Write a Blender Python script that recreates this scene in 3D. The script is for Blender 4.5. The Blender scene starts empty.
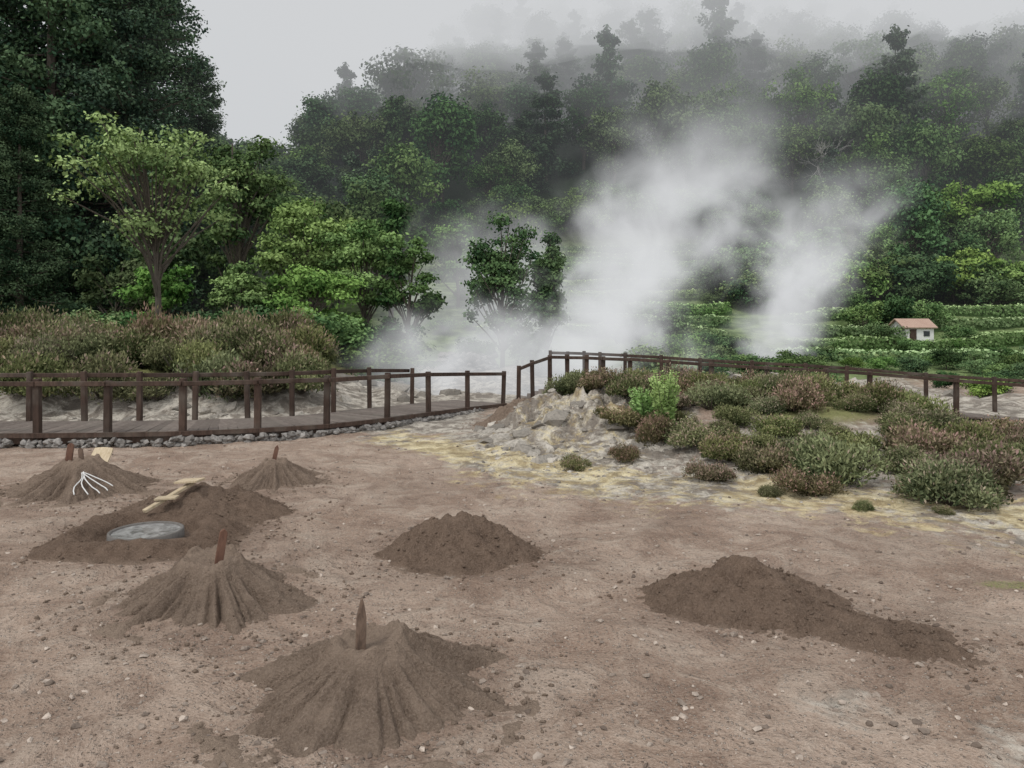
import bpy, math
import numpy as np
from mathutils import Vector

scene = bpy.context.scene
rad = math.radians

# ------------------------------------------------------------------ noise
def _hash(ix, iy, seed):
    n = (ix.astype(np.int64) * 374761393 + iy.astype(np.int64) * 668265263 + seed * 974634777) & 0xffffffff
    n = ((n ^ (n >> 13)) * 1274126177) & 0xffffffff
    n = n ^ (n >> 16)
    return (n & 0xffffff) / float(0xffffff)

def vn(x, y, seed=0):
    x = np.asarray(x, float); y = np.asarray(y, float)
    x0 = np.floor(x); y0 = np.floor(y)
    fx = x - x0; fy = y - y0
    fx = fx * fx * (3 - 2 * fx); fy = fy * fy * (3 - 2 * fy)
    a = _hash(x0, y0, seed); b = _hash(x0 + 1, y0, seed)
    c = _hash(x0, y0 + 1, seed); d = _hash(x0 + 1, y0 + 1, seed)
    return (a * (1 - fx) + b * fx) * (1 - fy) + (c * (1 - fx) + d * fx) * fy

def fbm(x, y, seed=0, oct=4):
    s = 0; a = 0.5; t = 0
    for i in range(oct):
        s = s + a * vn(x * 2 ** i + 13.7 * i, y * 2 ** i - 7.3 * i, seed + i); t += a; a *= 0.5
    return s / t

def ss(a, b, x):
    t = np.clip((np.asarray(x, float) - a) / (b - a), 0, 1)
    return t * t * (3 - 2 * t)

# ------------------------------------------------------------------ terrain
def height(x, y):
    x = np.asarray(x, float); y = np.asarray(y, float)
    near = 1 - ss(30, 45, y)
    h = 0.07 * (fbm(x * .3, y * .3, 1, 2) - .5) + .065 * (fbm(x * 1.6, y * 1.6, 2, 3) - .5) * near
    h = h + .034 * (fbm(x * 7, y * 7, 3, 3) - .5) * (1 - ss(12, 20, y))
    # raised heather mound at the right
    d = np.sqrt(((x - 4.3) / 4.6) ** 2 + ((y - 14.4) / 4.2) ** 2)
    h = h + .50 * ss(1.0, .3, d)
    # rocky outcrop
    d2 = np.sqrt(((x - 1.15) / 1.8) ** 2 + ((y - 14.4) / 2.8) ** 2)
    rk = ss(1.0, .35, d2)
    rn = fbm(x * 1.8, y * 1.8, 9, 4)
    rn2 = np.abs(fbm(x * 3.1, y * 3.1, 19, 4) - .5) * 2
    rn3 = np.abs(fbm(x * 1.3 + 4, y * 1.3, 29, 3) - .5) * 2
    h = h + rk * (.50 + .6 * (rn - .5) - .42 * rn2 - .35 * rn3)
    d3 = ss(1.1, .4, np.sqrt(((x - 1.2) / 2.2) ** 2 + ((y - 11.8) / 2.2) ** 2))
    h = h + d3 * (.14 * (rn - .35) - .11 * rn2)
    h = h - .38 * ss(8, 11, x) * ss(13.5, 17, y) * near
    # left bank
    b = ss(15.6, 17.6, y) * ss(-3.2, -6.5, x)
    h = h + b * (1 - ss(24, 32, y)) * (.85 + .5 * (fbm(x * .4, y * .4, 12, 3) - .5))
    # rough ground around springs
    sp = ss(18.5, 21, y) * (1 - ss(30, 36, y)) * (1 - ss(14, 20, x)) * ss(-9, -3, x)
    h = h + sp * (.9 * (fbm(x * .6, y * .6, 21, 4) - .45))
    # rocks between boardwalk and bank
    s2 = ss(14.2, 15.2, y) * (1 - ss(17, 18, y)) * (1 - ss(-2.6, -1.2, x))
    h = h + s2 * .40 * (fbm(x * 1.3, y * 1.3, 31, 4) - .4)
    # terraces and hillside
    h = h + .24 * np.clip(y - 40, 0, 36)
    W = ss(-62, 2, x)
    h = h + .64 * np.clip(y - 76, 0, 170) * W
    h = h + ss(70, 95, y) * 7 * (fbm(x * .02, y * .02, 41, 3) - .5)
    return h

def H1(x, y):
    return float(height(np.array([x]), np.array([y]))[0])

# ------------------------------------------------------------------ mesh builder
class MB:
    def __init__(s):
        s.v = []; s.n = 0; s.q = []; s.t = []; s.qm = []; s.tm = []; s.a = []
    def add(s, v, f, mat=0, tint=0.5):
        v = np.asarray(v, float).reshape(-1, 3); f = np.asarray(f, int)
        if len(f) == 0: return
        if f.shape[1] == 4:
            s.q.append(f + s.n); s.qm.append(np.full(len(f), mat))
        else:
            s.t.append(f + s.n); s.tm.append(np.full(len(f), mat))
        s.v.append(v); s.n += len(v)
        s.a.append(np.broadcast_to(np.asarray(tint, float), (len(v),)).copy())
    def mesh(s, name, mats, smooth=False):
        V = np.concatenate(s.v)
        q = np.concatenate(s.q) if s.q else np.zeros((0, 4), int)
        t = np.concatenate(s.t) if s.t else np.zeros((0, 3), int)
        loops = np.concatenate([q.ravel(), t.ravel()])
        starts = np.concatenate([np.arange(len(q)) * 4, len(q) * 4 + np.arange(len(t)) * 3])
        mi = np.concatenate((s.qm + s.tm))
        me = bpy.data.meshes.new(name)
        me.vertices.add(len(V)); me.vertices.foreach_set("co", V.ravel().astype(np.float32))
        me.loops.add(len(loops)); me.loops.foreach_set("vertex_index", loops.astype(np.int32))
        me.polygons.add(len(q) + len(t)); me.polygons.foreach_set("loop_start", starts.astype(np.int32))
        me.update(calc_edges=True)
        me.polygons.foreach_set("material_index", mi.astype(np.int32))
        me.polygons.foreach_set("use_smooth", np.full(len(mi), smooth))
        at = me.attributes.new("tint", 'FLOAT', 'POINT')
        at.data.foreach_set("value", np.concatenate(s.a).astype(np.float32))
        for m in mats: me.materials.append(m)
        me.validate()
        return me

def obj(name, me, parent=None, loc=None, rot=None, scale=None):
    o = bpy.data.objects.new(name, me)
    scene.collection.objects.link(o)
    if parent: o.parent = parent
    if loc is not None: o.location = loc
    if rot is not None: o.rotation_euler = rot
    if scale is not None: o.scale = scale
    return o

def empty(name, loc=(0, 0, 0)):
    o = bpy.data.objects.new(name, None); scene.collection.objects.link(o)
    o.location = loc; o.empty_display_size = .2
    return o

def nrm(v):
    return v / np.maximum(np.linalg.norm(v, axis=-1, keepdims=True), 1e-9)

def tube(mb, pts, radii, sides=6, mat=0, tint=.5):
    pts = np.asarray(pts, float); n = len(pts)
    d = nrm(np.gradient(pts, axis=0))
    ref = np.array([0, 0, 1.]) if abs(d[0, 2]) < .8 else np.array([1., 0, 0])
    a = nrm(np.cross(d, ref)); b = nrm(np.cross(d, a))
    th = np.linspace(0, 2 * np.pi, sides, endpoint=False)
    r = np.asarray(radii, float)[:, None, None]
    V = pts[:, None, :] + r * (a[:, None, :] * np.cos(th)[None, :, None] + b[:, None, :] * np.sin(th)[None, :, None])
    i = np.arange(n - 1)[:, None] * sides; j = np.arange(sides)[None, :]; k = (j + 1) % sides
    F = np.stack([i + j, i + k, i + sides + k, i + sides + j], -1).reshape(-1, 4)
    mb.add(V.reshape(-1, 3), F, mat, tint)

def leaves(mb, P, N, L, W, rng, mat=1, tint=.5, jit=.8, axis=None):
    n = len(P)
    if n == 0: return
    if axis is None:
        nn = nrm(N + jit * rng.normal(size=(n, 3)))
        t = nrm(np.cross(nn, rng.normal(size=(n, 3)))); b = np.cross(nn, t)
    else:
        t = nrm(axis); b = nrm(np.cross(t, rng.normal(size=(n, 3))))
    L = np.broadcast_to(L, (n,))[:, None]; W = np.broadcast_to(W, (n,))[:, None]
    V = np.stack([P - t * L / 2, P + b * W / 2, P + t * L / 2, P - b * W / 2], 1).reshape(-1, 3)
    F = np.arange(n * 4).reshape(-1, 4)
    mb.add(V, F, mat, np.repeat(np.broadcast_to(tint, (n,)), 4))

def clump(mb, c, rx, rz, n, L, rng, tint, mat=1, up=.5, jit=.8):
    u = nrm(rng.normal(size=(n, 3)))
    fl = (u[:, 2] < 0) & (rng.random(n) < up); u[fl, 2] *= -1
    r = rng.random(n) ** .45 * (1 + .18 * rng.normal(size=n))
    P = np.asarray(c) + u * r[:, None] * np.array([rx, rx, rz])
    N = u + np.array([0, 0, .5])
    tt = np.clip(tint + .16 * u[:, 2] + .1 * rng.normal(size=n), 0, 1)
    s = L * rng.uniform(.6, 1.3, n)
    leaves(mb, P, N, s, s * .62, rng, mat, tt, jit)

def box(mb, c, size, R=None, mat=0, tint=.5):
    s = np.array(size) / 2
    v = np.array([[x, y, z] for x in (-1, 1) for y in (-1, 1) for z in (-1, 1)]) * s
    if R is not None: v = v @ np.array(R).T
    F = [[0, 1, 3, 2], [4, 6, 7, 5], [0, 4, 5, 1], [2, 3, 7, 6], [0, 2, 6, 4], [1, 5, 7, 3]]
    mb.add(v + np.array(c), F, mat, tint)

def beam(mb, p0, p1, w, h, mat=0, tint=.5):
    p0 = np.array(p0, float); p1 = np.array(p1, float)
    d = p1 - p0; L = np.linalg.norm(d); d = d / L
    up = np.array([0, 0, 1.]) if abs(d[2]) < .9 else np.array([1., 0, 0])
    s = np.cross(d, up); s /= np.linalg.norm(s); u = np.cross(s, d)
    R = np.stack([d, s, u], 1)
    box(mb, (p0 + p1) / 2, (L, w, h), R, mat, tint)

def ico():
    p = (1 + 5 ** .5) / 2
    v = np.array([[-1, p, 0], [1, p, 0], [-1, -p, 0], [1, -p, 0], [0, -1, p], [0, 1, p], [0, -1, -p], [0, 1, -p], [p, 0, -1], [p, 0, 1], [-p, 0, -1], [-p, 0, 1]], float)
    v = nrm(v)
    f = np.array([[0, 11, 5], [0, 5, 1], [0, 1, 7], [0, 7, 10], [0, 10, 11], [1, 5, 9], [5, 11, 4], [11, 10, 2], [10, 7, 6], [7, 1, 8], [3, 9, 4], [3, 4, 2], [3, 2, 6], [3, 6, 8], [3, 8, 9], [4, 9, 5], [2, 4, 11], [6, 2, 10], [8, 6, 7], [9, 8, 1]])
    return v, f
def stones(mb, P, size, rng, flat=.65, mat=0):
    v, f = ico(); n = len(P)
    V = v[None] * (1 + .28 * rng.normal(size=(n, 12, 1)).clip(-1.5, 1.5))
    sc = size[:, None] * rng.uniform(.7, 1.3, (n, 3)); sc[:, 2] *= flat
    V = V * sc[:, None, :]
    a = rng.uniform(0, 6.28, n); ca, sa = np.cos(a)[:, None], np.sin(a)[:, None]
    X = V[..., 0] * ca - V[..., 1] * sa; Y = V[..., 0] * sa + V[..., 1] * ca
    V = np.stack([X, Y, V[..., 2]], -1) + P[:, None, :]
    F = f[None] + 12 * np.arange(n)[:, None, None]
    mb.add(V.reshape(-1, 3), F.reshape(-1, 3), mat, np.repeat(rng.random(n), 12))

# ------------------------------------------------------------------ node helpers
class NT:
    def __init__(s, name, kind='mat'):
        s.m = bpy.data.materials.new(name); s.m.use_nodes = True
        s.t = s.m.node_tree; s.t.nodes.clear()
        s.out = s.t.nodes.new('ShaderNodeOutputMaterial')
    def n(s, typ, **kw):
        nd = s.t.nodes.new(typ)
        for k, v in kw.items(): setattr(nd, k, v)
        return nd
    def set(s, sock, v):
        if isinstance(v, bpy.types.NodeSocket): s.t.links.new(v, sock)
        elif isinstance(v, (tuple, list)):
            sock.default_value = tuple(v) + ((1,) if len(v) == 3 and sock.type == 'RGBA' else ())
        else: sock.default_value = v
    def math(s, op, a, b=0.0, c=None, clamp=False):
        nd = s.n('ShaderNodeMath', operation=op, use_clamp=clamp)
        s.set(nd.inputs[0], a); s.set(nd.inputs[1], b)
        if c is not None: s.set(nd.inputs[2], c)
        return nd.outputs[0]
    def mix(s, f, a, b, bt='MIX'):
        nd = s.n('ShaderNodeMix', data_type='RGBA', blend_type=bt)
        s.set(nd.inputs[0], f); s.set(nd.inputs[6], a); s.set(nd.inputs[7], b)
        return nd.outputs[2]
    def noise(s, scale, detail=4, rough=.5, vec=None, dist=0):
        nd = s.n('ShaderNodeTexNoise'); nd.inputs['Scale'].default_value = scale
        nd.inputs['Detail'].default_value = detail; nd.inputs['Roughness'].default_value = rough
        nd.inputs['Distortion'].default_value = dist
        if vec is not None: s.t.links.new(vec, nd.inputs['Vector'])
        return nd.outputs[0]
    def ramp(s, v, a, b):
        nd = s.n('ShaderNodeMapRange', interpolation_type='SMOOTHSTEP')
        s.set(nd.inputs[0], v); nd.inputs[1].default_value = a; nd.inputs[2].default_value = b
        return nd.outputs[0]
    def pos(s):
        return s.n('ShaderNodeNewGeometry').outputs['Position']
    def objc(s):
        return s.n('ShaderNodeTexCoord').outputs['Object']
    def attr(s, name, out='Fac'):
        nd = s.n('ShaderNodeAttribute'); nd.attribute_name = name
        return nd.outputs[out]
    def bump(s, h, strength=.5, dist=.01, nrm=None):
        nd = s.n('ShaderNodeBump'); nd.inputs['Strength'].default_value = strength
        nd.inputs['Distance'].default_value = dist; s.set(nd.inputs['Height'], h)
        if nrm is not None: s.set(nd.inputs['Normal'], nrm)
        return nd.outputs[0]
    def pbr(s, col, rough=.9, normal=None, spec=.3, metal=0):
        nd = s.n('ShaderNodeBsdfPrincipled'); s.set(nd.inputs['Base Color'], col)
        s.set(nd.inputs['Roughness'], rough); nd.inputs['Specular IOR Level'].default_value = spec
        nd.inputs['Metallic'].default_value = metal
        if normal is not None: s.set(nd.inputs['Normal'], normal)
        return nd.outputs[0]
    def fin(s, sh):
        s.t.links.new(sh, s.out.inputs['Surface']); return s.m

def leaf_mat(name, dark, light, tip=None, rv=.35):
    m = NT(name)
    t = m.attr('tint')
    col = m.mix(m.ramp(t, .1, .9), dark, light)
    if tip is not None:
        col = m.mix(m.ramp(t, 1.15, 1.6), col, tip)
    r = m.n('ShaderNodeObjectInfo').outputs['Random']
    hs = m.n('ShaderNodeHueSaturation')
    m.set(hs.inputs['Hue'], m.math('MULTIPLY_ADD', r, .035, .485))
    m.set(hs.inputs['Saturation'], m.math('MULTIPLY_ADD', m.math('FRACT', m.math('MULTIPLY', r, 7.3)), .22, .82))
    m.set(hs.inputs['Value'], m.math('MULTIPLY_ADD', m.math('FRACT', m.math('MULTIPLY', r, 13.1)), rv * 2, 1 - rv))
    m.set(hs.inputs['Color'], col)
    p = m.n('ShaderNodeBsdfDiffuse'); m.set(p.inputs[0], hs.outputs[0])
    return m.fin(p.outputs[0])

def bark_mat(name, a, b):
    m = NT(name); p = m.objc()
    n = m.noise(6, 3, .6, p)
    return m.fin(m.pbr(m.mix(n, a, b), .9, m.bump(n, .5, .02)))

def wood_mat(name, a, b, scale=14):
    m = NT(name); p = m.objc()
    mp = m.n('ShaderNodeMapping'); mp.inputs['Scale'].default_value = (1, 1, .25); m.t.links.new(p, mp.inputs[0])
    g = m.noise(scale, 6, .65, mp.outputs[0], .6)
    big = m.noise(2.3, 3, .5, p)
    col = m.mix(m.ramp(g, .3, .7), a, b)
    col = m.mix(m.math('MULTIPLY', m.attr('tint'), .6), col, tuple(c * .55 for c in a))
    col = m.mix(m.math('MULTIPLY', m.ramp(big, .45, .75), .4), col, (.16, .145, .12))
    return m.fin(m.pbr(col, .85, m.bump(g, .5, .006)))

# --- ground
def ground_mat():
    m = NT('ground_earth'); p = m.pos()
    sep = m.n('ShaderNodeSeparateColor'); m.t.links.new(m.attr('mask', 'Color'), sep.inputs[0])
    whi, yel, gra = sep.outputs
    sep2 = m.n('ShaderNodeSeparateColor'); m.t.links.new(m.attr('maskb', 'Color'), sep2.inputs[0])
    damp, forest, hedg = sep2.outputs
    n1 = m.noise(.9, 5, .6, p, .3); n2 = m.noise(5, 4, .65, p); n3 = m.noise(60, 3, .7, p)
    nm = m.noise(1.9, 6, .68, p, .8)
    col = m.mix(m.ramp(n1, .3, .7), (.31, .212, .155), (.49, .378, .298))
    col = m.mix(m.math('MULTIPLY', m.ramp(nm, .50, .60), .6), col, (.57, .465, .375))
    col = m.mix(m.math('MULTIPLY', m.ramp(nm, .47, .36), .7), col, (.205, .13, .093))
    col = m.mix(m.math('MULTIPLY', m.ramp(n2, .5, .3), .45), col, (.18, .12, .088))
    sp = m.ramp(n3, .35, .68)
    col = m.mix(m.math('MULTIPLY', sp, .5), m.mix(.36, col, (.125, .085, .062)), m.mix(.5, col, (.58, .49, .405)))
    vo = m.n('ShaderNodeTexVoronoi'); vo.inputs['Scale'].default_value = 48; m.t.links.new(p, vo.inputs['Vector'])
    vs = m.n('ShaderNodeSeparateColor'); m.t.links.new(vo.outputs['Color'], vs.inputs[0])
    peb = m.math('MULTIPLY', m.ramp(vo.outputs['Distance'], .42, .22), m.ramp(vs.outputs[0], .62, .72))
    col = m.mix(m.math('MULTIPLY', peb, .7), col, m.mix(vs.outputs[1], (.15, .115, .09), (.58, .52, .45)))
    col = m.mix(m.math('MULTIPLY', damp, .78), col, m.mix(n2, (.10, .069, .051), (.20, .142, .105)))
    wn = m.math('ADD', whi, m.math('MULTIPLY_ADD', n2, 1.1, -.55))
    wf = m.math('MULTIPLY', m.ramp(wn, .30, .66), m.ramp(whi, .03, .25))
    nw = m.noise(2.7, 6, .74, p, .6)
    wcol = m.mix(m.ramp(nw, .42, .60), (.175, .155, .13), (.62, .58, .50))
    wcol = m.mix(m.math('MULTIPLY', sp, .4), wcol, (.24, .212, .175))
    col = m.mix(m.math('MULTIPLY', wf, .85), col, wcol)
    yn = m.math('MULTIPLY', m.ramp(m.math('ADD', yel, m.math('MULTIPLY_ADD', m.noise(2.6, 6, .75, p, .9), 3.0, -1.5)), .30, .85), m.ramp(yel, .05, .3))
    col = m.mix(m.math('MULTIPLY', yn, .68), col, m.mix(m.ramp(nw, .38, .62), (.38, .28, .13), (.74, .63, .36)))
    gf = m.math('MULTIPLY', m.ramp(m.math('ADD', gra, m.math('MULTIPLY_ADD', n3, .8, -.4)), .35, .6), m.ramp(gra, .05, .2))
    col = m.mix(gf, col, m.mix(n2, (.12, .14, .05), (.32, .31, .13)))
    col = m.mix(hedg, col, m.mix(m.ramp(n1, .35, .65), (.08, .12, .04), (.22, .29, .12)))
    col = m.mix(forest, col, m.mix(n1, (.02, .035, .015), (.05, .08, .035)))
    h = m.math('ADD', m.math('MULTIPLY', n3, .9), m.math('MULTIPLY', peb, .8))
    h = m.math('ADD', h, m.math('MULTIPLY', n2, 2.8))
    h = m.math('ADD', h, m.math('MULTIPLY', nm, 7.0))
    rough = m.math('MULTIPLY_ADD', m.math('MULTIPLY', wf, m.ramp(nw, .55, .4)), -.45, .95)
    return m.fin(m.pbr(col, rough, m.bump(h, 1.0, .02), spec=.2))

def soil_mat(name, a, b, c, d=(.36, .275, .21)):
    m = NT(name); p = m.pos()
    n2 = m.noise(7, 4, .65, p); n3 = m.noise(75, 4, .75, p)
    col = m.mix(m.ramp(n2, .3, .7), a, b)
    col = m.mix(m.math('MULTIPLY', m.ramp(n3, .4, .68), .6), col, c)
    col = m.mix(m.math('MULTIPLY', m.ramp(n3, .42, .28), .5), col, tuple(q * .6 for q in a))
    t = m.attr('tint')
    col = m.mix(m.math('MULTIPLY', t, .65), col, d)
    h = m.math('ADD', m.math('MULTIPLY', n3, 1.3), m.math('MULTIPLY', m.noise(28, 4, .7, p), 2.2))
    return m.fin(m.pbr(col, .97, m.bump(h, 1.0, .02), spec=.1))

M_ground = ground_mat()
M_soil = soil_mat('loose_soil', (.11, .074, .053), (.19, .133, .097), (.28, .205, .155))
M_soil2 = soil_mat('packed_soil', (.155, .112, .084), (.235, .175, .132), (.34, .265, .205))
M_wood_dark = wood_mat('dark_stained_wood', (.045, .028, .02), (.095, .06, .045))
M_wood_deck = wood_mat('weathered_deck', (.12, .095, .08), (.22, .185, .16))
M_wood_light = wood_mat('pale_wood', (.42, .33, .21), (.58, .48, .34), 30)
M_wood_stake = wood_mat('stake_wood', (.075, .05, .036), (.19, .13, .095), 40)
M_wood_red = wood_mat('stake_wood_red', (.10, .05, .034), (.17, .09, .06), 40)
M_bark = bark_mat('bark', (.05, .04, .03), (.13, .11, .09))
M_bark_pale = bark_mat('dead_bark', (.36, .34, .31), (.5, .48, .45))
M_leaf_dark = leaf_mat('foliage_conifer', (.026, .055, .032), (.105, .16, .08), rv=.25)
M_leaf_mid = leaf_mat('foliage_forest', (.032, .072, .026), (.17, .25, .085), rv=.4)
M_leaf_light = leaf_mat('foliage_light', (.045, .10, .024), (.24, .365, .10), rv=.18)
M_leaf_deep = leaf_mat('foliage_deep', (.024, .06, .026), (.11, .19, .07), rv=.3)
M_hedge = leaf_mat('foliage_hedge', (.09, .15, .045), (.36, .48, .20), rv=.15)
M_fern = leaf_mat('foliage_fern', (.14, .28, .05), (.36, .56, .16), rv=.1)
M_heather = leaf_mat('foliage_heather', (.042, .058, .022), (.21, .22, .095), tip=(.32, .235, .17), rv=.25)
M_heather_brown = leaf_mat('foliage_heather_brown', (.05, .05, .022), (.21, .185, .10), tip=(.33, .215, .17), rv=.2)

def stone_mat(name, a, b):
    m = NT(name); p = m.objc()
    c = m.mix(m.attr('tint'), a, b)
    n = m.noise(25, 4, .6, p)
    c = m.mix(m.math('MULTIPLY', m.ramp(n, .4, .7), .5), c, tuple(x * .6 for x in a))
    return m.fin(m.pbr(c, .9, m.bump(n, .5, .01)))
M_stone = stone_mat('basalt_stone', (.12, .11, .10), (.34, .32, .295))
M_gravel = stone_mat('gravel_stone', (.12, .09, .07), (.50, .42, .35))
M_rock = stone_mat('mineral_rock', (.16, .143, .122), (.48, .44, .38))

# ------------------------------------------------------------------ build terrain sheet
ys = np.concatenate([np.linspace(-30, 1.8, 14)[:-1], np.arange(1.8, 11, .033), np.arange(11, 19, .06), np.arange(19, 38, .3), np.arange(38, 120, 2), np.geomspace(120, 900, 40)])
xp = np.concatenate([np.arange(0, 5.5, .036), np.arange(5.5, 13, .09), np.arange(13, 24, .4), np.arange(24, 90, 3), np.geomspace(90, 900, 24)])
xs = np.concatenate([-xp[::-1][:-1], xp])
X, Y = np.meshgrid(xs, ys)
Z = height(X, Y)
nx, ny = len(xs), len(ys)
i = np.arange(ny - 1)[:, None] * nx; j = np.arange(nx - 1)[None]
F = np.stack([i + j, i + j + 1, i + nx + j + 1, i + nx + j], -1).reshape(-1, 4)
mb = MB(); mb.add(np.stack([X, Y, Z], -1).reshape(-1, 3), F)
me = mb.mesh('ground', [M_ground], True)
band = np.array([(-3.2, 13.3), (-1.87, 12.7), (-.92, 11.7), (.37, 10.7), (1.07, 9.8), (2.1, 9.0), (3.5, 8.25), (5.0, 7.7), (9, 6.9)])
Xw = X + 1.6 * (fbm(X * .7, Y * .7, 52, 4) - .5); Yw = Y + 2.2 * (fbm(X * .6 + 9, Y * .6, 53, 5) - .5)
yb = np.interp(Xw, band[:, 0], band[:, 1])
wid = np.interp(Xw, [-3, 0, 3, 9], [1.3, 1.5, 1.1, 1.0])
nz = fbm(X * .9, Y * .9, 50, 4)
bm = np.exp(-((Yw - yb) / wid) ** 2) * ss(-3.6, -1.5, X)
white = bm * .82
white = np.maximum(white, ss(1.15, .6, np.sqrt(((Xw - 1.1) / 2.2) ** 2 + ((Yw - 13.3) / 3.9) ** 2)) * .9)
white = np.maximum(white, ss(13.2, 14.0, Y) * (1 - ss(30, 36, Y)) * (1 - ss(-1.5, 0.5, X) * (1 - ss(18, 19, Y))) * (1 - ss(12, 18, X)) * (1 - ss(16.8, 17.8, Y) * ss(-4, -6, X)) * .8)
wr = ss(1.1, .4, np.sqrt(((Xw - 4) / 5.0) ** 2 + ((Yw - 10.5) / 2.8) ** 2))
white = np.maximum(white, wr * .6)
for (px, py, r, s) in [(1.7, 4.0, .35, .5), (2.4, 3.6, .4, .5), (2.0, 3.2, .3, .45), (.1, 4.5, .3, .35), (.15, 5.2, .35, .33), (2.2, 6.2, .5, .3), (-.6, 6.1, .6, .28), (.5, 6.9, .6, .3)]:
    white = np.maximum(white, s * np.exp(-((X - px) ** 2 + (Y - py) ** 2) / r ** 2))
yel = np.clip(bm * (.72 + 1.2 * (nz - .4)), 0, 1)
yel = np.maximum(yel, ss(1, .4, np.sqrt(((X - 1.0) / 1.9) ** 2 + ((Y - 12.6) / 2.8) ** 2)) * .42)
grass = ss(1, .5, np.sqrt(((X - 10.6) / 2.8) ** 2 + ((Y - 15.4) / 2.3) ** 2))
grass = np.maximum(grass, ss(1, .3, np.sqrt(((X - 3.75) / .55) ** 2 + ((Y - 5.75) / .22) ** 2)) * .5)
grass = np.maximum(grass, ss(.8, .3, np.sqrt(((X - 5) / 3.2) ** 2 + ((Y - 14) / 3.6) ** 2)) * .6)
grass = np.maximum(grass, ss(16.2, 17.5, Y) * ss(-4, -6, X) * (1 - ss(30, 40, Y)))
damp = np.zeros_like(X)
for (px, py, r, s) in [(-3.3, 7.3, 1.3, .9), (-2.1, 6.4, .8, .5), (-.45, 6.6, .95, .8), (.35, 6.35, .5, .7), (1.9, 5.3, 1.05, .7), (2.4, 4.9, .9, .6), (-5, 8.8, 1.1, .5), (-2.9, 9.3, .9, .5), (-.7, 4.0, 1.1, .55), (-2.2, 5.4, .95, .5), (-1.2, 9.2, .8, .35), (3.5, 6.8, 1.0, .4), (.9, 4.6, .6, .35), (1.5, 7.6, .8, .3), (-2.6, 3.6, .9, .4), (3.1, 4.2, .7, .4)]:
    damp = np.maximum(damp, s * np.exp(-((X - px) ** 2 + (Y - py) ** 2) / r ** 2 * 1.3) * (.3 + 1.3 * fbm(X * 2, Y * 2, 60, 4)))
forest = ss(76, 82, Y)
hedg = ss(28, 33, Y) * (1 - forest)
hedg = np.maximum(hedg, ss(-4, -9, X) * ss(24, 28, Y) * (1 - forest))
for nm, ch in (('mask', (white, yel, grass)), ('maskb', (damp, forest, hedg))):
    at = me.attributes.new(nm, 'FLOAT_COLOR', 'POINT')
    C = np.stack([c.ravel() for c in ch] + [np.ones(X.size)], -1).clip(0, 1)
    at.data.foreach_set('color', C.ravel().astype(np.float32))
obj('ground', me)

# ------------------------------------------------------------------ gravel
rng = np.random.default_rng(5)
mb = MB()
n = 10000
d = 2.2 + 12 * rng.random(n) ** 1.7
x = rng.uniform(-.78, .78, n) * d
sz = .0035 + .012 * rng.random(n) ** 5 * 1.6
stones(mb, np.stack([x, d, height(x, d) + sz * .2], -1), sz, rng)
n = 80
d = 2.6 + 8 * rng.random(n); x = rng.uniform(-.7, .75, n) * d; sz = rng.uniform(.012, .028, n)
stones(mb, np.stack([x, d, height(x, d) + sz * .1], -1), sz, rng)
obj('gravel', mb.mesh('gravel', [M_gravel]))

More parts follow.
